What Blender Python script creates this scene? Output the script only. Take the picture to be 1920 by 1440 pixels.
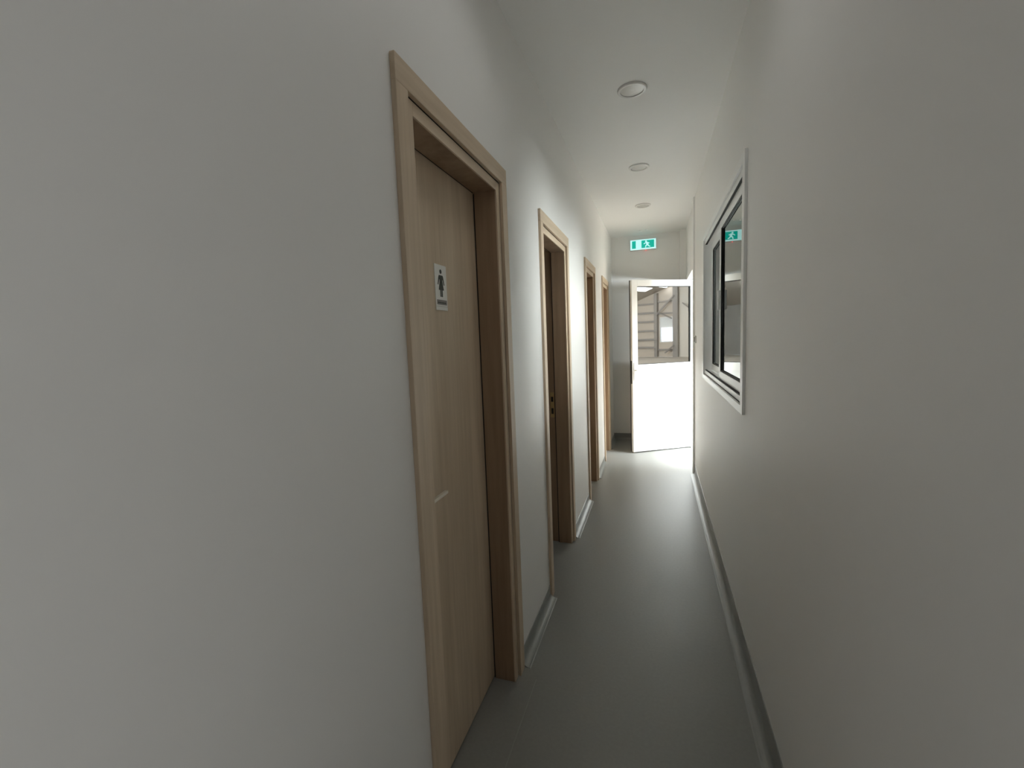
import bpy, bmesh, math, random
from mathutils import Vector, Matrix

# ------------------------------------------------------------------ clear
for o in list(bpy.data.objects):
    bpy.data.objects.remove(o, do_unlink=True)
sc = bpy.context.scene
COL = sc.collection

# ------------------------------------------------------------------ measured room (metres)
CAM_Z = 1.4486
XL, XR = -0.582, 0.361          # corridor faces of the left and right wall
H = 2.759                       # ceiling height
YB, YE = -3.0, 6.37             # behind the camera, end wall
WT = 0.15                       # wall thickness

# ------------------------------------------------------------------ camera
YAW, PITCH, ROLL, F = 0.3140, -0.0976, -0.0389, 842.84
fwd = Vector((-math.sin(YAW) * math.cos(PITCH), math.cos(YAW) * math.cos(PITCH), math.sin(PITCH)))
r0 = Vector((math.cos(YAW), math.sin(YAW), 0))
u0 = r0.cross(fwd)
r1 = math.cos(ROLL) * r0 + math.sin(ROLL) * u0
u1 = -math.sin(ROLL) * r0 + math.cos(ROLL) * u0
cam_data = bpy.data.cameras.new('camera')
cam_data.sensor_fit = 'HORIZONTAL'
cam_data.sensor_width = 36.0
cam_data.lens = F / 1920 * 36.0
cam_data.clip_start = 0.02
cam_data.clip_end = 200
cam = bpy.data.objects.new('camera', cam_data)
M = Matrix(((r1.x, u1.x, -fwd.x, 0), (r1.y, u1.y, -fwd.y, 0), (r1.z, u1.z, -fwd.z, CAM_Z), (0, 0, 0, 1)))
cam.matrix_world = M
COL.objects.link(cam)
sc.camera = cam

# ------------------------------------------------------------------ world, lights, exposure
W = bpy.data.worlds.new('overcast_sky')
sc.world = W
W.use_nodes = True
bg = W.node_tree.nodes['Background']
bg.inputs['Color'].default_value = (0.86, 0.93, 1.0, 1)
bg.inputs['Strength'].default_value = 9.0

def area(name, loc, target, sx, sy, power, color=(1, 1, 1), spread=180):
    d = bpy.data.lights.new(name, 'AREA')
    d.shape = 'RECTANGLE'
    d.size, d.size_y = sx, sy
    d.energy = power
    d.color = color
    d.spread = math.radians(spread)
    o = bpy.data.objects.new(name, d)
    o.location = loc
    v = Vector(target) - Vector(loc)
    o.rotation_euler = v.to_track_quat('-Z', 'Y').to_euler()
    COL.objects.link(o)
    return o

# daylight of the big hall: roof-light strips over its near bays (seen from the corridor only through the open door)
area('hall_roof_daylight', (8.0, 5.0, 5.6), (8.0, 5.0, 0.0), 13.0, 4.5, 3100, (0.90, 0.97, 1.0))
area('hall_low_fill', (6.8, -0.85, 1.50), (0.1, 5.7, 0.9), 1.5, 1.3, 3200, (0.90, 0.97, 1.0))  # added fill aimed at the open leaf; the hall has no gate
area('hall_gable_fill', (14.0, -6.3, 3.4), (22.0, -5.2, 1.8), 2.5, 1.0, 700, (0.95, 0.98, 1.0))  # added fill to brighten the gable reflected in the door glass
# side and overhead fills are added outside the frame to brighten the foreground
# daylight in the office behind the sliding window
area('office_daylight', (1.15, 2.62, 1.98), (-0.58, 2.62, 1.2), 2.8, 1.4, 132, (0.97, 0.99, 1.0))
area('side_fill', (1.0, -0.5, 1.35), (-0.58, -0.5, 1.2), 1.0, 1.9, 5.3, (0.99, 0.99, 0.98))  # added fill for the near walls, its source is assumed
area('near_ceiling_fill', (-0.11, 1.30, 2.74), (-0.11, 1.30, 0.0), 0.3, 0.5, 0.85, (1.0, 0.99, 0.96), 150)  # added overhead fill, no fixture hangs here

sc.view_settings.view_transform = 'Standard'
sc.view_settings.look = 'None'
sc.view_settings.exposure = 0.10
sc.view_settings.gamma = 1.0
sc.view_settings.use_curve_mapping = False
cy = sc.cycles
cy.max_bounces = 14
cy.diffuse_bounces = 9
cy.glossy_bounces = 6
cy.transparent_max_bounces = 12
cy.sample_clamp_indirect = 6.0
cy.caustics_reflective = False
cy.caustics_refractive = False

# ------------------------------------------------------------------ materials
def mat(name, color, rough=0.6, metal=0.0, spec=0.5, bump=None, vary=None, emis=None, estr=1.0):
    m = bpy.data.materials.new(name)
    m.use_nodes = True
    nt = m.node_tree
    b = nt.nodes['Principled BSDF']
    b.inputs['Base Color'].default_value = (*color, 1)
    b.inputs['Roughness'].default_value = rough
    b.inputs['Metallic'].default_value = metal
    b.inputs['Specular IOR Level'].default_value = spec
    if emis:
        b.inputs['Emission Color'].default_value = (*emis, 1)
        b.inputs['Emission Strength'].default_value = estr
    if bump or vary:
        tc = nt.nodes.new('ShaderNodeTexCoord')
    if vary:                                   # (scale, darker colour)
        n = nt.nodes.new('ShaderNodeTexNoise')
        n.inputs['Scale'].default_value = vary[0]
        n.inputs['Detail'].default_value = 6
        nt.links.new(tc.outputs['Object'], n.inputs['Vector'])
        mx = nt.nodes.new('ShaderNodeMix')
        mx.data_type = 'RGBA'
        mx.inputs['A'].default_value = (*color, 1)
        mx.inputs['B'].default_value = (*vary[1], 1)
        nt.links.new(n.outputs['Fac'], mx.inputs['Factor'])
        nt.links.new(mx.outputs['Result'], b.inputs['Base Color'])
    if bump:                                   # (scale, strength, distance)
        n2 = nt.nodes.new('ShaderNodeTexNoise')
        n2.inputs['Scale'].default_value = bump[0]
        n2.inputs['Detail'].default_value = 4
        nt.links.new(tc.outputs['Object'], n2.inputs['Vector'])
        bp = nt.nodes.new('ShaderNodeBump')
        bp.inputs['Strength'].default_value = bump[1]
        bp.inputs['Distance'].default_value = bump[2]
        nt.links.new(n2.outputs['Fac'], bp.inputs['Height'])
        nt.links.new(bp.outputs['Normal'], b.inputs['Normal'])
    return m

def wood(name, dark, light, horizontal=False):
    m = bpy.data.materials.new(name)
    m.use_nodes = True
    nt = m.node_tree
    b = nt.nodes['Principled BSDF']
    b.inputs['Roughness'].default_value = 0.5
    b.inputs['Specular IOR Level'].default_value = 0.35
    tc = nt.nodes.new('ShaderNodeTexCoord')
    mp = nt.nodes.new('ShaderNodeMapping')
    mp.inputs['Scale'].default_value = (1.0, 0.05, 1.0) if horizontal else (1.0, 1.0, 0.05)
    nt.links.new(tc.outputs['Object'], mp.inputs['Vector'])
    n = nt.nodes.new('ShaderNodeTexNoise')
    n.inputs['Scale'].default_value = 42
    n.inputs['Detail'].default_value = 8
    n.inputs['Roughness'].default_value = 0.65
    nt.links.new(mp.outputs['Vector'], n.inputs['Vector'])
    n3 = nt.nodes.new('ShaderNodeTexNoise')
    n3.inputs['Scale'].default_value = 9
    n3.inputs['Detail'].default_value = 3
    nt.links.new(mp.outputs['Vector'], n3.inputs['Vector'])
    ad = nt.nodes.new('ShaderNodeMath')
    ad.operation = 'MULTIPLY_ADD'
    ad.inputs[1].default_value = 0.5
    nt.links.new(n.outputs['Fac'], ad.inputs[0])
    hf = nt.nodes.new('ShaderNodeMath')
    hf.operation = 'MULTIPLY'
    hf.inputs[1].default_value = 0.5
    nt.links.new(n3.outputs['Fac'], hf.inputs[0])
    nt.links.new(hf.outputs[0], ad.inputs[2])
    cr = nt.nodes.new('ShaderNodeValToRGB')
    cr.color_ramp.elements[0].position = 0.36
    cr.color_ramp.elements[0].color = (*dark, 1)
    cr.color_ramp.elements[1].position = 0.62
    cr.color_ramp.elements[1].color = (*light, 1)
    nt.links.new(ad.outputs[0], cr.inputs['Fac'])
    nt.links.new(cr.outputs['Color'], b.inputs['Base Color'])
    bp = nt.nodes.new('ShaderNodeBump')
    bp.inputs['Strength'].default_value = 0.12
    bp.inputs['Distance'].default_value = 0.001
    nt.links.new(n.outputs['Fac'], bp.inputs['Height'])
    nt.links.new(bp.outputs['Normal'], b.inputs['Normal'])
    return m

def glass(name, ior, tint):
    """thin double-glazing pane: Fresnel reflection over clear transmission"""
    m = bpy.data.materials.new(name)
    m.use_nodes = True
    nt = m.node_tree
    nt.nodes.remove(nt.nodes['Principled BSDF'])
    out = nt.nodes['Material Output']
    fr = nt.nodes.new('ShaderNodeFresnel')
    fr.inputs['IOR'].default_value = ior
    # both faces of the pane count as facing: the angle alone decides
    tr = nt.nodes.new('ShaderNodeBsdfTransparent')
    tr.inputs['Color'].default_value = (*tint, 1)
    gl = nt.nodes.new('ShaderNodeBsdfGlossy')
    gl.inputs['Roughness'].default_value = 0.0
    gl.inputs['Color'].default_value = (0.97, 1.0, 0.99, 1)
    mx = nt.nodes.new('ShaderNodeMixShader')
    nt.links.new(fr.outputs['Fac'], mx.inputs['Fac'])
    nt.links.new(tr.outputs[0], mx.inputs[1])
    nt.links.new(gl.outputs[0], mx.inputs[2])
    nt.links.new(mx.outputs[0], out.inputs['Surface'])
    return m

def emit(name, color, strength):
    return mat(name, (0.6, 0.6, 0.6), 0.5, emis=color, estr=strength)

PAINT = mat('wall_paint', (0.90, 0.897, 0.884), 0.46, spec=0.5, bump=(260, 0.06, 0.0004), vary=(1.3, (0.888, 0.884, 0.87)))
CEIL = mat('ceiling_paint', (0.90, 0.897, 0.884), 0.55, spec=0.4, bump=(200, 0.08, 0.0005))
VINYL = mat('grey_vinyl', (0.255, 0.26, 0.248), 0.4, spec=0.5, bump=(90, 0.10, 0.0006), vary=(75, (0.31, 0.313, 0.298)))
COVE = mat('grey_skirting_vinyl', (0.28, 0.29, 0.28), 0.33, spec=0.55)
SEAM = mat('weld_seam', (0.33, 0.335, 0.32), 0.4)
OAK = wood('oak_laminate', (0.54, 0.425, 0.30), (0.71, 0.58, 0.435))
OAK_H = wood('oak_laminate_across', (0.54, 0.425, 0.30), (0.71, 0.58, 0.435), True)
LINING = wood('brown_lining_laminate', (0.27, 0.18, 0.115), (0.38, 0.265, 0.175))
SEALM = mat('black_rubber', (0.02, 0.02, 0.018), 0.7)
ALU = mat('white_aluminium', (0.90, 0.91, 0.905), 0.32, spec=0.5)
ALU_P = mat('white_panel', (0.86, 0.88, 0.88), 0.45)
STEEL = mat('satin_steel', (0.82, 0.78, 0.70), 0.3, metal=0.6)
DARKM = mat('dark_metal', (0.08, 0.08, 0.08), 0.5, metal=0.4)
BRASS = mat('brass_strike', (0.55, 0.42, 0.22), 0.35, metal=0.9)
PLASTIC = mat('white_plastic', (0.75, 0.75, 0.73), 0.4)
LAMP_OFF = mat('switched_off_diffuser', (0.66, 0.655, 0.63), 0.25, spec=0.6)
RINGM = mat('white_lamp_ring', (0.74, 0.73, 0.71), 0.3, spec=0.6)
GLASS_W = glass('window_glass', 2.5, (0.96, 0.98, 0.97))
GLASS_D = glass('door_glass', 3.2, (0.50, 0.505, 0.50))
GLASS_H = glass('hall_glass', 1.5, (0.95, 0.97, 0.98))
SIGNW = mat('sign_plate', (0.80, 0.79, 0.75), 0.4)
INK = mat('sign_ink', (0.035, 0.04, 0.03), 0.5)
INKG = mat('sign_band', (0.22, 0.20, 0.19), 0.5)
E_WHITE = mat('exit_sign_white', (0.25, 0.27, 0.27), 0.4, emis=(0.52, 0.96, 0.93), estr=0.85)
E_GREEN = mat('exit_sign_green', (0.0, 0.08, 0.06), 0.4, emis=(0.0, 0.42, 0.32), estr=0.9)
E_RED = emit('red_led', (1.0, 0.05, 0.05), 6.0)
E_SKY = emit('translucent_roof_light', (0.93, 0.97, 1.0), 14.0)
CLAD = mat('beige_cladding', (0.62, 0.55, 0.47), 0.6)
CLAD_L = mat('pale_cladding', (0.74, 0.70, 0.63), 0.6)
HALLW = mat('pale_grey_cladding', (0.66, 0.66, 0.65), 0.6)
GIRT = mat('grey_steel_section', (0.35, 0.325, 0.30), 0.6)
CONC = mat('hall_concrete', (0.60, 0.55, 0.48), 0.7, vary=(3, (0.54, 0.49, 0.43)))
ROOFM = mat('hall_roof_sheet', (0.50, 0.46, 0.41), 0.7)
CRATEM = mat('brown_cardboard', (0.30, 0.23, 0.17), 0.8)

# ------------------------------------------------------------------ mesh helpers
def link(name, bm, m, parent=None, smooth=False, bevel=0.0):
    me = bpy.data.meshes.new(name)
    bmesh.ops.recalc_face_normals(bm, faces=bm.faces)
    bm.to_mesh(me)
    bm.free()
    if m:
        me.materials.append(m)
    if smooth:
        for p in me.polygons:
            p.use_smooth = True
    o = bpy.data.objects.new(name, me)
    COL.objects.link(o)
    if parent:
        o.parent = parent
    if bevel:
        b = o.modifiers.new('bevel', 'BEVEL')
        b.width = bevel
        b.segments = 2
        b.limit_method = 'ANGLE'
    return o

def box(bm, x0, x1, y0, y1, z0, z1):
    vs = [bm.verts.new((x, y, z)) for x in (x0, x1) for y in (y0, y1) for z in (z0, z1)]
    for f in ((0, 1, 3, 2), (4, 6, 7, 5), (0, 4, 5, 1), (2, 3, 7, 6), (0, 2, 6, 4), (1, 5, 7, 3)):
        bm.faces.new([vs[i] for i in f])

def B(*boxes):
    bm = bmesh.new()
    for b in boxes:
        box(bm, *b)
    return bm

def prism(bm, poly, fn, d0, d1):
    """extrude the 2-D outline POLY; fn(u, v, d) -> 3-D point"""
    a = [bm.verts.new(fn(u, v, d0)) for u, v in poly]
    b = [bm.verts.new(fn(u, v, d1)) for u, v in poly]
    n = len(poly)
    bm.faces.new(a)
    bm.faces.new(b[::-1])
    for i in range(n):
        j = (i + 1) % n
        bm.faces.new((a[i], b[i], b[j], a[j]))

def lathe(bm, prof, cx, cy, cz, n=40, axis='z'):
    rings = []
    for r, h in prof:
        ring = []
        for k in range(n):
            t = 2 * math.pi * k / n
            if axis == 'z':
                ring.append(bm.verts.new((cx + r * math.cos(t), cy + r * math.sin(t), cz + h)))
            else:
                ring.append(bm.verts.new((cx + h, cy + r * math.cos(t), cz + r * math.sin(t))))
        rings.append(ring)
    for a, b in zip(rings, rings[1:]):
        for k in range(n):
            bm.faces.new((a[k], a[(k + 1) % n], b[(k + 1) % n], b[k]))
    bm.faces.new(rings[0])
    bm.faces.new(rings[-1][::-1])

def slab_with_holes(u0, u1, v0, v1, holes, fn, d0, d1):
    """closed slab with rectangular through-holes; only its boundary faces are made"""
    us = sorted({u0, u1, *[h[0] for h in holes], *[h[1] for h in holes]})
    vs = sorted({v0, v1, *[h[2] for h in holes], *[h[3] for h in holes]})
    us = [u for u in us if u0 <= u <= u1]
    vs = [v for v in vs if v0 <= v <= v1]
    def solid(i, j):
        if i < 0 or j < 0 or i >= len(us) - 1 or j >= len(vs) - 1:
            return False
        cu, cv = (us[i] + us[i + 1]) / 2, (vs[j] + vs[j + 1]) / 2
        return not any(h[0] < cu < h[1] and h[2] < cv < h[3] for h in holes)
    bm = bmesh.new()
    cache = {}
    def V(i, j, d):
        k = (i, j, d)
        if k not in cache:
            cache[k] = bm.verts.new(fn(us[i], vs[j], d))
        return cache[k]
    for i in range(len(us) - 1):
        for j in range(len(vs) - 1):
            if not solid(i, j):
                continue
            bm.faces.new((V(i, j, d0), V(i + 1, j, d0), V(i + 1, j + 1, d0), V(i, j + 1, d0)))
            bm.faces.new((V(i, j, d1), V(i, j + 1, d1), V(i + 1, j + 1, d1), V(i + 1, j, d1)))
            for di, dj, a, b in ((-1, 0, (i, j), (i, j + 1)), (1, 0, (i + 1, j), (i + 1, j + 1)),
                                 (0, -1, (i, j), (i + 1, j)), (0, 1, (i, j + 1), (i + 1, j + 1))):
                if not solid(i + di, j + dj):
                    bm.faces.new((V(*a, d0), V(*b, d0), V(*b, d1), V(*a, d1)))
    return bm

def empty(name, loc, rz=0.0):
    o = bpy.data.objects.new(name, None)
    o.empty_display_size = 0.1
    COL.objects.link(o)
    o.location = loc
    o.rotation_euler = (0, 0, rz)
    return o

def tag(o, label=None, cat=None, group=None, kind=None):
    if label:
        o['label'] = label
    if cat:
        o['category'] = cat
    if group:
        o['group'] = group
    if kind:
        o['kind'] = kind
    return o

def struct(o, label, cat):
    return tag(o, label, cat, None, 'structure')

yz = lambda x_off: (lambda u, v, d: (d, u, v))

# ------------------------------------------------------------------ room shell
DOORS = [  # outer edges of the casings along the corridor
    (0.971, 1.777, 'closed'), (2.336, 3.117, 'open'), (3.880, 4.533, 'closed'), (5.140, 5.804, 'closed')]
CW = 0.055        # casing board
FW = 0.035        # frame face
DT = 2.12         # top of the casing
left_holes = [(a + 0.03, b - 0.03, -1, DT - 0.03) for a, b, _ in DOORS]
bm = slab_with_holes(YB, YE + WT, 0.0, H, left_holes, lambda u, v, d: (d, u, v), XL, XL - WT)
struct(link('wall_left', bm, PAINT), 'long off-white plastered wall with the four wooden doors', 'wall')

WIN = (2.165, 3.905, 1.10, 2.18)      # hole of the sliding window
OPN = (5.06, 6.10, -1, 2.112)         # hole of the outer door
SIDE = (-1.0, 0.0, -1, 2.1)           # added opening beside the viewpoint, lets the side fill light in
bm = slab_with_holes(YB, YE + WT, 0.0, H, [WIN, OPN, SIDE], lambda u, v, d: (d, u, v), XR, XR + WT)
struct(link('wall_right', bm, PAINT), 'off-white plastered wall with the sliding window', 'wall')

struct(link('wall_end', B((XL - WT, XR + WT, YE, YE + WT, 0, H)), PAINT),
       'grey-white end wall of the corridor carrying the lit exit sign', 'wall')
struct(link('wall_back', B((XL - WT, XR + WT, YB - WT, YB, 0, H)), PAINT),
       'off-white wall behind the viewpoint', 'wall')
fl = struct(link('floor', B((-2.6, XR + WT, YB - WT, YE + WT, -0.12, 0.0)), VINYL),
            'smooth grey-green vinyl corridor floor', 'floor')
struct(link('ceiling', B((-2.6, XR + WT, YB - WT, YE + WT, H, H + 0.12)), CEIL),
       'plain white plastered corridor ceiling', 'ceiling')
link('weld_seam', B((-0.503, -0.4995, 0.6, 1.72, 0.0, 0.0012)), SEAM, fl)

# rooms behind the left wall: one dark restroom block
bm = slab_with_holes(YB, YE + WT, 0.0, H, [], lambda u, v, d: (d, u, v), -2.5, -2.6)
box(bm, -2.5, XL - WT, YB - 0.1, YB, 0, H)
box(bm, -2.5, XL - WT, YE + 0.05, YE + WT, 0, H)
box(bm, -2.5, XL - WT, 2.02, 2.12, 0, H)
box(bm, -2.5, XL - WT, 3.32, 3.42, 0, H)
struct(link('wall_restrooms', bm, PAINT), 'walls of the dark restrooms behind the wooden doors', 'wall')

# office behind the sliding window
bm = bmesh.new()
box(bm, XR + WT, 1.85, 4.08, 4.16, 0, H)
box(bm, XR + WT, 1.85, 1.00, 1.10, 0, H)
box(bm, 1.77, 1.85, 1.10, 4.08, 0, H)
box(bm, XR + WT, 1.85, 1.00, 4.16, H, H + 0.1)
box(bm, XR + WT, 1.85, 1.00, 4.16, -0.1, 0.0)
struct(link('wall_office', bm, PAINT), 'plain pale walls of the office behind the sliding window', 'wall')

# added side room, out of view, enclosing the side fill light
bm = bmesh.new()
box(bm, XR + WT, 2.2, -1.5, -1.4, 0, H)
box(bm, XR + WT, 2.2, 0.40, 0.50, 0, H)
box(bm, 2.1, 2.2, -1.40, 0.40, 0, H)
box(bm, XR + WT, 2.2, -1.5, 0.5, H, H + 0.1)
box(bm, XR + WT, 2.2, -1.5, 0.5, -0.1, 0.0)
struct(link('wall_fill_room', bm, PAINT), 'pale walls of an added, unseen room around the side fill light', 'wall')

# ------------------------------------------------------------------ coved skirting
def cove_profile(h=0.075, r=0.034, t=0.003):
    pts = [(0.0, h), (t, h - 0.002), (t, r)]
    for k in range(1, 9):
        a = math.pi / 2 * k / 8
        pts.append((t + r * (1 - math.cos(a)), r * (1 - math.sin(a)) + 0.0015 * (k / 8)))
    pts += [(t + r + 0.004, 0.0), (0.0, 0.0)]
    return pts

def cove_run(bm, wall, a, b, h=0.075):
    if wall == 'L':
        fn = lambda u, v, d: (XL + u, d, v)
    elif wall == 'R':
        fn = lambda u, v, d: (XR - u, d, v)
    else:
        fn = lambda u, v, d: (d, YE - u, v)
    prism(bm, cove_profile(h), fn, a, b)

bm = bmesh.new()
edges = [YB] + [e for a, b, _ in DOORS for e in (a, b)] + [YE]
for i in range(0, len(edges), 2):
    cove_run(bm, 'L', edges[i], edges[i + 1])
struct(link('baseboard_left', bm, COVE), 'grey coved vinyl skirting between the wooden doors', 'skirting')
bm = bmesh.new()
cove_run(bm, 'R', YB, -1.0, 0.11)
cove_run(bm, 'R', 0.0, 4.86, 0.11)
struct(link('baseboard_right', bm, COVE), 'grey coved vinyl skirting under the sliding window', 'skirting')
bm = bmesh.new()
cove_run(bm, 'E', XL, 0.285, 0.09)
struct(link('baseboard_end', bm, COVE), 'dark grey skirting on the end wall left of the white door', 'skirting')

# ------------------------------------------------------------------ wooden doors in the left wall
def wood_door(n, y0, y1, state, label):
    w = y1 - y0
    root = empty('door_%d' % n, (XL, y0, 0))
    struct(root, label, 'door')
    P = root
    ci = 0.014                                       # casing stands proud of the wall
    # casing boards (local x out of the wall, y along it); mitre-free butt joints like the photo's
    link('casing', B((0.0, ci, 0.0, CW, 0.0, DT - 0.062)), OAK, P, bevel=0.0015)
    link('casing', B((0.0, ci, w - CW, w, 0.0, DT - 0.062)), OAK, P, bevel=0.0015)
    link('casing', B((0.0, ci, 0.0, w, DT - 0.062, DT)), OAK_H, P, bevel=0.0015)
    g = 0.004                                        # dark joint between casing and frame
    fi, fo = CW + g, CW + g + FW                     # frame member across the opening
    top_i, top_o = DT - 0.062 - g - FW, DT - 0.062 - g
    xf, xs, xb = 0.0015, -0.090, -0.152              # frame face, stop, back
    for s in (0, 1):
        def yy(a, b):
            return (a, b) if s == 0 else (w - b, w - a)
        a, b = yy(fi, fo)
        a2, b2 = yy(fi, fo - 0.012)
        link('frame_lip', B((xf - 0.006, xf, a, b, 0.0, top_o)), OAK, P, bevel=0.001)
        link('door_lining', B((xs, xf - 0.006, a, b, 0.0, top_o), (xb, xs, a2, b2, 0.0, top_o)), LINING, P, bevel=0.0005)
        a, b = yy(fo - 0.012, fo - 0.004)
        link('rubber_seal', B((xs - 0.006, xs, a, b, 0.0, top_i)), SEALM, P)
    link('frame_lip', B((xf - 0.006, xf, fo, w - fo, top_i, top_o)), OAK_H, P, bevel=0.001)
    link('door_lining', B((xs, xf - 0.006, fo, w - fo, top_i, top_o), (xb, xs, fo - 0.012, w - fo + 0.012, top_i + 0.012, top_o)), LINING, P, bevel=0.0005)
    link('rubber_seal', B((xs - 0.006, xs, fo, w - fo, top_i + 0.002, top_i + 0.010)), SEALM, P)
    link('packing', B((-0.145, -0.012, 0.031, fi, 0.0, top_o), (-0.145, -0.012, w - fi, w - 0.031, 0.0, top_o),
                      (-0.145, -0.012, 0.031, w - 0.031, top_o, DT - 0.031)), SEALM, P)
    # the leaf and its lever handle
    la, lb = fo - 0.009, w - fo + 0.009
    lw = lb - la
    leaf_bm = B((-0.04, 0.0, 0.0, lw, 0.008, top_i + 0.009))
    leaf = link('door_leaf', leaf_bm, OAK, P, bevel=0.001)
    side = 0.0 if state != 'open' else lw            # lock side: near the camera, or the far side for the open one
    sg = 1 if state != 'open' else -1
    yh = side + sg * 0.055
    for face in (0, 1):
        x0 = 0.0 if face == 0 else -0.04
        d = 1 if face == 0 else -1
        bm = bmesh.new()
        lathe(bm, [(0.026, 0.0), (0.026, d * 0.006), (0.022, d * 0.009), (0.011, d * 0.010), (0.010, d * 0.045)], x0, yh, 0.985, 24, 'x')
        # flat lever bar, bent from the neck
        xa, xb2 = sorted((x0 + d * 0.042, x0 + d * 0.054))
        ya, yb = sorted((yh - sg * 0.012, yh + sg * 0.125))
        box(bm, xa, xb2, ya, yb, 0.979, 0.989)
        link('door_handle', bm, STEEL, leaf, bevel=0.002)
        bm = bmesh.new()
        lathe(bm, [(0.022, 0.0), (0.022, d * 0.005), (0.019, d * 0.007), (0.006, d * 0.007)], x0, yh, 0.90, 20, 'x')
        link('keyhole_rose', bm, STEEL, leaf)
    if state == 'open':
        leaf.location = (-0.112 - 0.02, la + 0.045, 0)
        leaf.rotation_euler = (0, 0, math.radians(92))
        # strike plate with its latch and bolt holes in the far rebate
        ys = w - (fo - 0.012)
        plate = link('strike_plate', B((-0.128, -0.100, ys - 0.002, ys, 0.90, 1.075)), BRASS, P)
        link('bolt_hole', B((-0.122, -0.106, ys - 0.0028, ys - 0.001, 1.01, 1.045)), SEALM, plate)
        link('bolt_hole', B((-0.122, -0.106, ys - 0.0028, ys - 0.001, 0.925, 0.965)), SEALM, plate)
    else:
        leaf.location = (-0.096, la, 0)
        for z in (0.25, 1.05, 1.80):
            bm = bmesh.new()
            lathe(bm, [(0.007, -0.045), (0.007, 0.045)], -0.140, w - fo + 0.006, z, 12)
            link('hinge', bm, STEEL, P)
    return root

wood_door(1, *DOORS[0], 'nearest oak door, closed, carrying the white women restroom sign')
wood_door(2, *DOORS[1], 'second oak doorway from the camera, standing open onto a dark room')
wood_door(3, *DOORS[2], 'third oak door from the camera, closed deep inside its oak frame')
wood_door(4, *DOORS[3], 'farthest and smallest looking oak door, beside the end wall')

# ------------------------------------------------------------------ restroom sign on the first leaf
XS = XL - 0.096
sg = empty('restroom_sign', (XS, 1.366, 1.555))
tag(sg, 'small white restroom plate with black woman pictogram on nearest oak door', 'sign')
link('plate', B((0.0, 0.002, -0.042, 0.042, 0.0, 0.148)), SIGNW, sg, bevel=0.0006)
bm = bmesh.new()
def disc(bm, cy_, cz, r, x0, x1, n=20):
    prism(bm, [(cy_ + r * math.cos(2 * math.pi * k / n), cz + r * math.sin(2 * math.pi * k / n)) for k in range(n)],
          lambda u, v, d: (d, u, v), x0, x1)
PX = lambda u, v, d: (d, u, v)
disc(bm, 0.0, 0.126, 0.0072, 0.002, 0.0026)
link('pictogram_head', bm, INK, sg)
bm = bmesh.new()
body = [(-0.013, 0.114), (0.013, 0.114), (0.017, 0.108), (0.024, 0.084), (0.0195, 0.082), (0.0115, 0.103), (0.009, 0.097),
        (0.018, 0.066), (0.0085, 0.066), (0.0085, 0.044), (0.0015, 0.044), (0.0015, 0.066), (-0.0015, 0.066), (-0.0015, 0.044),
        (-0.0085, 0.044), (-0.0085, 0.066), (-0.018, 0.066), (-0.009, 0.097), (-0.0115, 0.103), (-0.0195, 0.082), (-0.024, 0.084), (-0.017, 0.108)]
prism(bm, body, PX, 0.002, 0.0026)
link('pictogram_figure', bm, INK, sg)
link('caption_band', B((0.002, 0.0025, -0.034, 0.036, 0.018, 0.034)), INKG, sg)
bm = bmesh.new()
for k, (a, b) in enumerate([(-0.029, -0.022), (-0.019, -0.012), (-0.009, -0.003), (0.0, 0.007), (0.010, 0.016), (0.019, 0.029)]):
    box(bm, 0.0025, 0.0029, a, b, 0.0225, 0.0265)
link('caption_strokes', bm, INK, sg)
bm = bmesh.new()
for a, b, c, d in ((-0.0395, 0.0395, 0.0125, 0.0131),):
    box(bm, 0.002, 0.0024, a, b, c, d)
link('ruled_line', bm, INKG, sg)

# ------------------------------------------------------------------ sliding window in the right wall
wn = empty('window_1', (XR, 2.14, 1.085))
struct(wn, 'white aluminium sliding window in the right wall, mirroring the exit sign', 'window')
def ring(x0, x1, ya, yb, za, zb, wd, wt=None, wb=None):
    wt = wd if wt is None else wt
    wb = wd if wb is None else wb
    return [(x0, x1, ya, ya + wd, za, zb), (x0, x1, yb - wd, yb, za, zb),
            (x0, x1, ya + wd, yb - wd, zb - wt, zb), (x0, x1, ya + wd, yb - wd, za, za + wb)]
LW, HW = 1.79, 1.11           # outer size of the cover trim
for bx, nm in zip(ring(-0.012, 0.0, 0, LW, 0, HW, 0.055, 0.04, 0.036), ('cover_trim',) * 4):
    link(nm, B(bx), ALU, wn, bevel=0.0015)
# fixed frame with two tracks
for bx in ring(0.0005, 0.090, 0.028, LW - 0.028, 0.016, HW - 0.016, 0.030, 0.052, 0.050):
    link('window_frame', B(bx), ALU, wn, bevel=0.001)
link('frame_joint', B((-0.001, 0.004, 0.055, LW - 0.055, 0.034, 0.0405)), SEALM, wn)
def sash(ya, yb, xg):
    """one sliding sash whose pane lies at xg"""
    za, zb = 0.070, HW - 0.070
    st = 0.052
    for i, bx in enumerate(ring(xg - 0.013, xg + 0.015, ya, yb, za, zb, st, 0.050, 0.048)):
        if i == 0 and False:
            continue
        link('sash_frame', B(bx), ALU, wn, bevel=0.0015)
    gk = ring(xg - 0.0105, xg - 0.001, ya + st, yb - st, za + 0.048, zb - 0.050, 0.007)
    link('glazing_seal', B(*gk), SEALM, wn)
    link('pane', B((xg - 0.0006, xg + 0.0006, ya + st, yb - st, za + 0.048, zb - 0.050)), GLASS_W, wn)
sash(0.060, 0.985, 0.027)
sash(0.910, LW - 0.060, 0.061)
link('track_gap', B((0.003, 0.0155, 0.06, LW - 0.06, 0.066, 0.0705), (0.003, 0.0155, 0.06, LW - 0.06, HW - 0.0715, HW - 0.068)), SEALM, wn)
bm = B((0.001, 0.013, 0.945, 0.970, 0.50, 0.62))
link('sash_latch', bm, ALU, wn, bevel=0.002)

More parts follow.
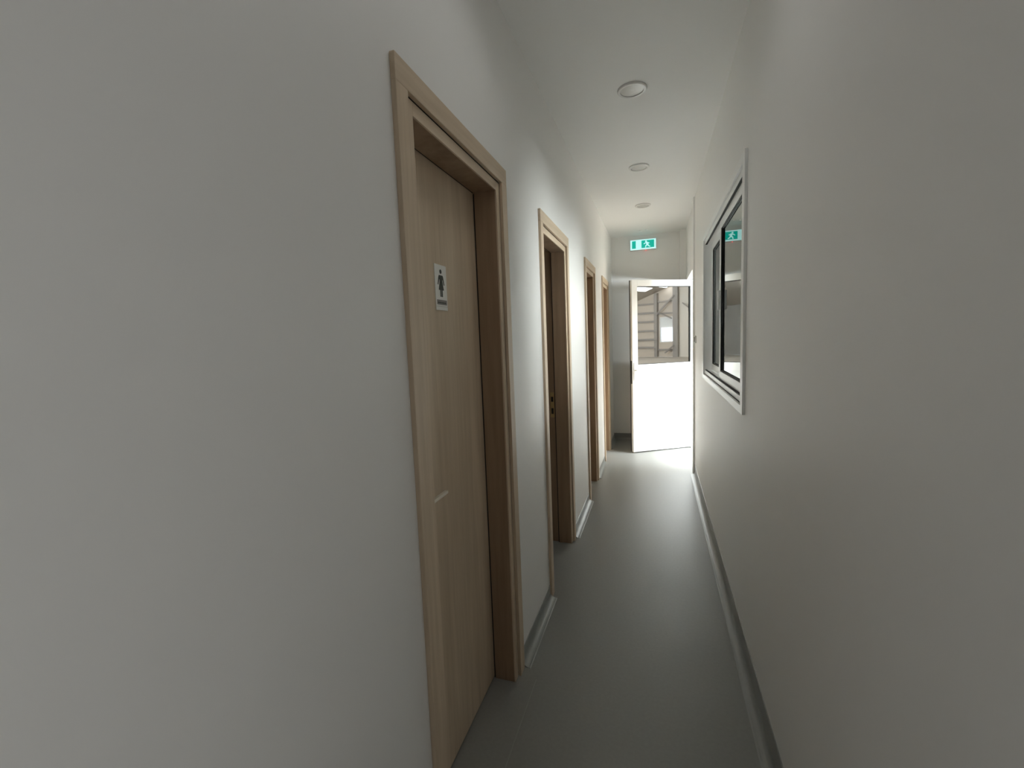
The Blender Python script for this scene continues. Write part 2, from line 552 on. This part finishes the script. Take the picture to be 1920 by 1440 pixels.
# ------------------------------------------------------------------ outer door, open into the corridor
HB = Vector((0.453, 6.062, 0))
A_ = Vector((-0.283, 5.617, 0))
ang = math.atan2(HB.y - A_.y, HB.x - A_.x)
LL = (HB - A_).length
do = empty('door_5', (0.48, 6.06, 0))
struct(do, 'white aluminium door with glazed top half, open in front of the end wall', 'door')
for bx in ((0.44, 0.511, 5.06, 5.10, 0, 2.112), (0.44, 0.511, 6.06, 6.10, 0, 2.112), (0.44, 0.511, 5.10, 6.06, 2.105, 2.15)):
    link('door_frame', B(tuple(v - o_ for v, o_ in zip(bx, (0.48, 0.48, 6.06, 6.06, 0, 0)))), ALU, do, bevel=0.002)
link('threshold', B((0.40 - 0.48, 0.511 - 0.48, 5.10 - 6.06, 0.0, 0.0, 0.012)), STEEL, do)
leafx = empty('door_leaf', (A_.x - 0.48, A_.y - 6.06, 0), ang)
leafx.parent = do
# local: x along the leaf from its lock edge, -y towards the corridor
T = 0.050
S0, S1, Z0, Z1 = 0.075, LL - 0.06, 1.09, 2.028
for bx in ((0, S0, 0, T, 0.012, 2.103), (S1, LL - 0.004, 0, T, 0.012, 2.103), (S0, S1, 0, T, Z1, 2.103),
           (S0, S1, 0, T, 0.998, Z1 - (Z1 - 1.09)), (S0, S1, 0, T, 0.012, 0.149)):
    link('leaf_frame', B(bx), ALU, leafx, bevel=0.003)
link('lower_panel', B((S0, S1, 0.006, T - 0.006, 0.149, 0.998)), ALU_P, leafx)
link('panel_bead', B(*[(a, b, 0.001, 0.007, c, d) for a, b, c, d in ((S0, S1, 0.149, 0.163), (S0, S1, 0.984, 0.998), (S0, S0 + 0.014, 0.163, 0.984), (S1 - 0.014, S1, 0.163, 0.984))]), ALU, leafx, bevel=0.001)
link('pane', B((S0, S1, T / 2 - 0.0006, T / 2 + 0.0006, Z0, Z1)), GLASS_D, leafx)
link('glazing_seal', B(*[(a, b, 0.010, T / 2 - 0.001, c, d) for a, b, c, d in ((S0, S1, Z0, Z0 + 0.006), (S0, S1, Z1 - 0.008, Z1), (S0, S0 + 0.006, Z0, Z1), (S1 - 0.006, S1, Z0, Z1))]), SEALM, leafx)
link('lock_plate', B((-0.002, 0.0, 0.012, T - 0.012, 0.86, 1.14)), DARKM, leafx)
link('edge_seal', B((-0.004, 0.0, T - 0.010, T + 0.004, 0.012, 2.103)), SEALM, leafx)
bm = B((0.016, 0.046, -0.008, 0.0, 0.90, 1.12), (0.024, 0.038, -0.045, -0.006, 1.02, 1.034), (0.024, 0.145, -0.052, -0.040, 1.018, 1.036))
link('door_handle', bm, ALU, leafx, bevel=0.002)
for z in (0.25, 1.05, 1.85):
    bm = bmesh.new()
    lathe(bm, [(0.009, -0.05), (0.009, 0.05)], LL + 0.004, -0.006, z, 14)
    link('hinge', bm, ALU, leafx)

# vertical cover profile beside the outer doorway, boxed corner behind the door
struct(link('trim_1', B((XR - 0.017, XR, 4.85, 4.93, 0, H)), ALU, bevel=0.002), 'slim white floor-to-ceiling profile beside the open glazed door', 'trim')
struct(link('trim_2', B((0.288, XR, 6.245, YE, 0, H)), PAINT), 'narrow boxed corner behind the white glazed door', 'trim')

# ------------------------------------------------------------------ exit sign on the end wall
ex = empty('exit_sign', (-0.165, YE, 2.566))
tag(ex, 'lit green and white emergency exit box high on the end wall', 'sign')
EW, EH, ED = 0.330, 0.134, 0.058
link('housing', B((-EW / 2, EW / 2, -ED + 0.012, 0.0, 0.0, EH)), PLASTIC, ex, bevel=0.004)
link('light_panel', B((-EW / 2 + 0.003, EW / 2 - 0.003, -ED, -ED + 0.012, 0.003, EH - 0.003)), E_WHITE, ex, bevel=0.003)
PE = lambda u, v, d: (u, d, v)
y0, y1 = -ED - 0.0015, -ED
bm = bmesh.new()
prism(bm, [(-0.140, 0.020), (-0.092, 0.020), (-0.092, 0.116), (-0.140, 0.116)], PE, y0, y1)
link('green_field', bm, E_GREEN, ex)
bm = bmesh.new()
prism(bm, [(-0.020, 0.020), (0.140, 0.020), (0.140, 0.116), (-0.020, 0.116)], PE, y0, y1)
link('green_field', bm, E_GREEN, ex)
# running figure, white on green
bm = bmesh.new()
def bar(bm, p, q, w, d0, d1):
    p, q = Vector(p), Vector(q)
    t = (q - p).normalized()
    nn = Vector((-t.y, t.x)) * w / 2
    prism(bm, [tuple(p + nn), tuple(q + nn), tuple(q - nn), tuple(p - nn)], PE, d0, d1)
yy0, yy1 = -ED - 0.003, -ED - 0.0015
cx_ = 0.050
n = 16
prism(bm, [(cx_ - 0.012 + 0.0115 * math.cos(2 * math.pi * k / n), 0.101 + 0.0115 * math.sin(2 * math.pi * k / n)) for k in range(n)], PE, yy0, yy1)
bar(bm, (cx_ - 0.004, 0.090), (cx_ + 0.008, 0.056), 0.026, yy0, yy1)        # trunk
bar(bm, (cx_ - 0.004, 0.086), (cx_ - 0.030, 0.078), 0.011, yy0, yy1)        # leading arm
bar(bm, (cx_ - 0.028, 0.080), (cx_ - 0.040, 0.066), 0.010, yy0, yy1)
bar(bm, (cx_ + 0.002, 0.086), (cx_ + 0.030, 0.076), 0.011, yy0, yy1)        # trailing arm
bar(bm, (cx_ + 0.006, 0.058), (cx_ - 0.016, 0.046), 0.014, yy0, yy1)        # leading thigh
bar(bm, (cx_ - 0.015, 0.049), (cx_ - 0.018, 0.024), 0.012, yy0, yy1)
bar(bm, (cx_ + 0.008, 0.060), (cx_ + 0.022, 0.040), 0.014, yy0, yy1)        # trailing leg
bar(bm, (cx_ + 0.020, 0.042), (cx_ + 0.040, 0.032), 0.012, yy0, yy1)
link('running_figure', bm, E_WHITE, ex)
link('door_mark', B((-0.068, -0.038, yy0 + 0.0015, y1, 0.018, 0.118)), E_WHITE, ex)
bm = bmesh.new()
lathe(bm, [(0.004, -0.006), (0.004, 0.0)], 0.035, -0.020, 0.0, 12)
link('charge_light', bm, E_RED, ex)

# ------------------------------------------------------------------ round ceiling lamps, switched off
def downlight(x, y, label, first=None):
    if first is None:
        root = empty('ceiling_lamp', (x, y, H))
        bm = bmesh.new()
        n = 48
        prof = [(0.077, 0.0), (0.077, -0.006), (0.073, -0.010), (0.061, -0.010), (0.059, -0.004)]
        rings = [[bm.verts.new((r * math.cos(2 * math.pi * k / n), r * math.sin(2 * math.pi * k / n), h)) for k in range(n)] for r, h in prof]
        for a, b in zip(rings, rings[1:]):
            for k in range(n):
                bm.faces.new((a[k], a[(k + 1) % n], b[(k + 1) % n], b[k]))
        link('lamp_rim', bm, RINGM, root, smooth=False)
        bm = bmesh.new()
        lathe(bm, [(0.0595, 0.0), (0.0595, -0.006), (0.045, -0.0072), (0.02, -0.008)], 0, 0, 0, 48)
        link('lamp_diffuser', bm, LAMP_OFF, root, smooth=False)
    else:
        root = first.copy()
        COL.objects.link(root)
        root.location = (x, y, H)
        for ch in list(first.children):
            c = ch.copy()
            COL.objects.link(c)
            c.parent = root
    tag(root, label, 'lamp', 'switched-off round lamps along the corridor ceiling')
    return root
L0 = downlight(-0.118, 2.640, 'nearest and largest looking round flush ceiling lamp, switched off')
downlight(-0.125, 3.815, 'middle round flush ceiling lamp of the three, switched off', L0)
downlight(-0.126, 4.920, 'farthest round flush ceiling lamp, nearest to the exit sign', L0)

for k, (x, y, lab) in enumerate(((-0.186, 6.058, 'left tiny round white cap on the ceiling above the exit sign'),
                                 (-0.109, 6.037, 'right tiny round white cap on the ceiling above the exit sign'))):
    bm = bmesh.new()
    lathe(bm, [(0.022, 0.0), (0.022, -0.006), (0.016, -0.012), (0.006, -0.014)], 0, 0, 0, 20)
    o = link('ceiling_cap', bm, ALU, None, smooth=False)  # plain round cap, purpose unknown
    o.location = (x, y, H)
    tag(o, lab, 'ceiling fitting', 'ceiling caps above the exit sign')

# ------------------------------------------------------------------ switch on the right wall
sw = empty('light_switch', (XR, 4.70, 1.385))
tag(sw, 'small pale switch on the right wall just before the glazed door', 'switch')
link('back_box', B((-0.014, 0.0, -0.035, 0.035, -0.035, 0.035)), PLASTIC, sw, bevel=0.003)
link('rocker', B((-0.019, -0.014, -0.022, 0.022, -0.024, 0.024)), DARKM, sw, bevel=0.002)

# ------------------------------------------------------------------ the hall beyond the outer doorway
HX0, HX1, HY0, HY1 = XR + WT, 22.0, -9.0, 14.0
def roof_z(y):                       # low pitched roof, ridge along x
    return 4.12 + 0.326 * (y + 5.72) if y <= 2.5 else 4.12 + 0.326 * (2.5 + 5.72) - 0.326 * (y - 2.5)
struct(link('floor_hall', B((HX0, HX1, HY0, HY1, -0.12, -0.002)), CONC), 'pale concrete floor of the hall reflected in the door glass', 'floor')
# gable wall seen in the glass, with its window opening
hw = (-5.51, -4.60, 0.93, 2.52)
bm = slab_with_holes(HY0, HY1, 0.0, 7.0, [hw], lambda u, v, d: (d, u, v), HX1, HX1 + 0.12)
ghall = struct(link('wall_hall', bm, CLAD), 'beige clad gable wall of the hall reflected in the door glass', 'wall')
for z in (0.60, 1.12, 1.68, 2.27, 2.83, 3.4):
    link('cladding_rail', B((HX1 - 0.10, HX1, HY0, -5.75, z - 0.06, z + 0.06)), GIRT, ghall)
for z in (2.75, 3.5, 0.45):
    link('cladding_rail', B((HX1 - 0.10, HX1, -5.6, -4.5, z - 0.05, z + 0.05)), GIRT, ghall)
for ya, yb in ((-5.80, -5.60), (-4.54, -4.22), (-3.46, -3.30), (0.4, 0.7)):
    link('steel_column', B((HX1 - 0.24, HX1, ya, yb, 0.0, roof_z(ya) - 0.05)), GIRT, ghall)
link('pale_sheet', B((HX1 - 0.05, HX1, -4.22, -3.46, 0.0, 4.4)), CLAD_L, ghall)
def brace(p, q, w=0.09):
    p, q = Vector(p), Vector(q)
    bm = bmesh.new()
    t = (q - p).normalized()
    nn = Vector((-t.y, t.x)) * w / 2
    prism(bm, [tuple(p + nn), tuple(q + nn), tuple(q - nn), tuple(p - nn)], lambda u, v, d: (d, u, v), HX1 - 0.30, HX1 - 0.24)
    link('diagonal_brace', bm, GIRT, ghall)
brace((-5.60, 2.70), (-4.45, 3.80))
brace((-5.60, 2.85), (-4.60, 2.40), 0.06)
brace((-5.05, 0.25), (-4.45, 0.75), 0.07)
brace((-3.9, 3.3), (-3.4, 2.9), 0.06)
# its window
w2 = empty('window_2', (HX1, hw[0], hw[2]))
struct(w2, 'bright two-pane window in the hall gable, seen in the door glass', 'window')
wy, wz = hw[1] - hw[0], hw[3] - hw[2]
link('window_frame', B(*ring(-0.02, 0.10, 0, wy, 0, wz, 0.05)), ALU, w2)
link('transom', B((-0.02, 0.10, 0.05, wy - 0.05, 0.93, 1.01)), ALU, w2)
link('pane', B((0.04, 0.042, 0.05, wy - 0.05, 0.05, 0.93)), GLASS_H, w2)
link('top_blind', B((0.03, 0.035, 0.05, wy - 0.05, 1.01, wz - 0.05)), mat('blind_cloth', (0.8, 0.82, 0.82), 0.8), w2)
# the other hall walls and the roof
bm = bmesh.new()
box(bm, HX0, HX1, HY0 - 0.12, HY0, 0, 7)
struct(link('wall_hall_side', bm, HALLW), 'pale clad low side wall of the hall', 'wall')
bm = bmesh.new()
box(bm, HX0, HX1, HY1, HY1 + 0.12, 0, 7)
struct(link('wall_hall_side', bm, HALLW), 'pale clad far side wall of the hall', 'wall')
bm = bmesh.new()
box(bm, HX0 - 0.12, HX0 - 0.001, YE + WT, HY1, 0, 7)
box(bm, HX0 - 0.12, HX0 - 0.001, HY0, YB - WT, 0, 7)
box(bm, HX0 - 0.12, HX0 - 0.001, YB - WT, YE + WT, H + 0.12, 7)
struct(link('wall_hall_inner', bm, HALLW), 'pale wall between the corridor block and the hall', 'wall')
bm = bmesh.new()
for ya, yb in ((HY0, 2.5), (2.5, HY1)):
    za, zb = roof_z(ya), roof_z(yb)
    vs = [bm.verts.new(p) for p in ((HX0 - 0.1, ya, za), (HX1 + .1, ya, za), (HX1 + .1, yb, zb), (HX0 - 0.1, yb, zb),
                                    (HX0 - 0.1, ya, za + .1), (HX1 + .1, ya, za + .1), (HX1 + .1, yb, zb + .1), (HX0 - 0.1, yb, zb + .1))]
    for f in ((0, 1, 2, 3), (4, 7, 6, 5), (0, 4, 5, 1), (1, 5, 6, 2), (2, 6, 7, 3), (3, 7, 4, 0)):
        bm.faces.new([vs[i] for i in f])
rf = struct(link('ceiling_hall', bm, ROOFM), 'pitched sheet roof of the hall reflected in the door glass', 'roof')
def rooflight(x0, x1, y0, y1):
    bm = bmesh.new()
    e = 0.015
    vs = [bm.verts.new(p) for p in ((x0, y0, roof_z(y0) - e), (x1, y0, roof_z(y0) - e), (x1, y1, roof_z(y1) - e), (x0, y1, roof_z(y1) - e))]
    bm.faces.new(vs)
    link('roof_light', bm, E_SKY, rf)
ROOFLIGHTS = [(18.4, 20.6, -5.75, -5.25), (21.0, 21.9, -5.05, -4.72)]
for rl in ROOFLIGHTS:
    rooflight(*rl)
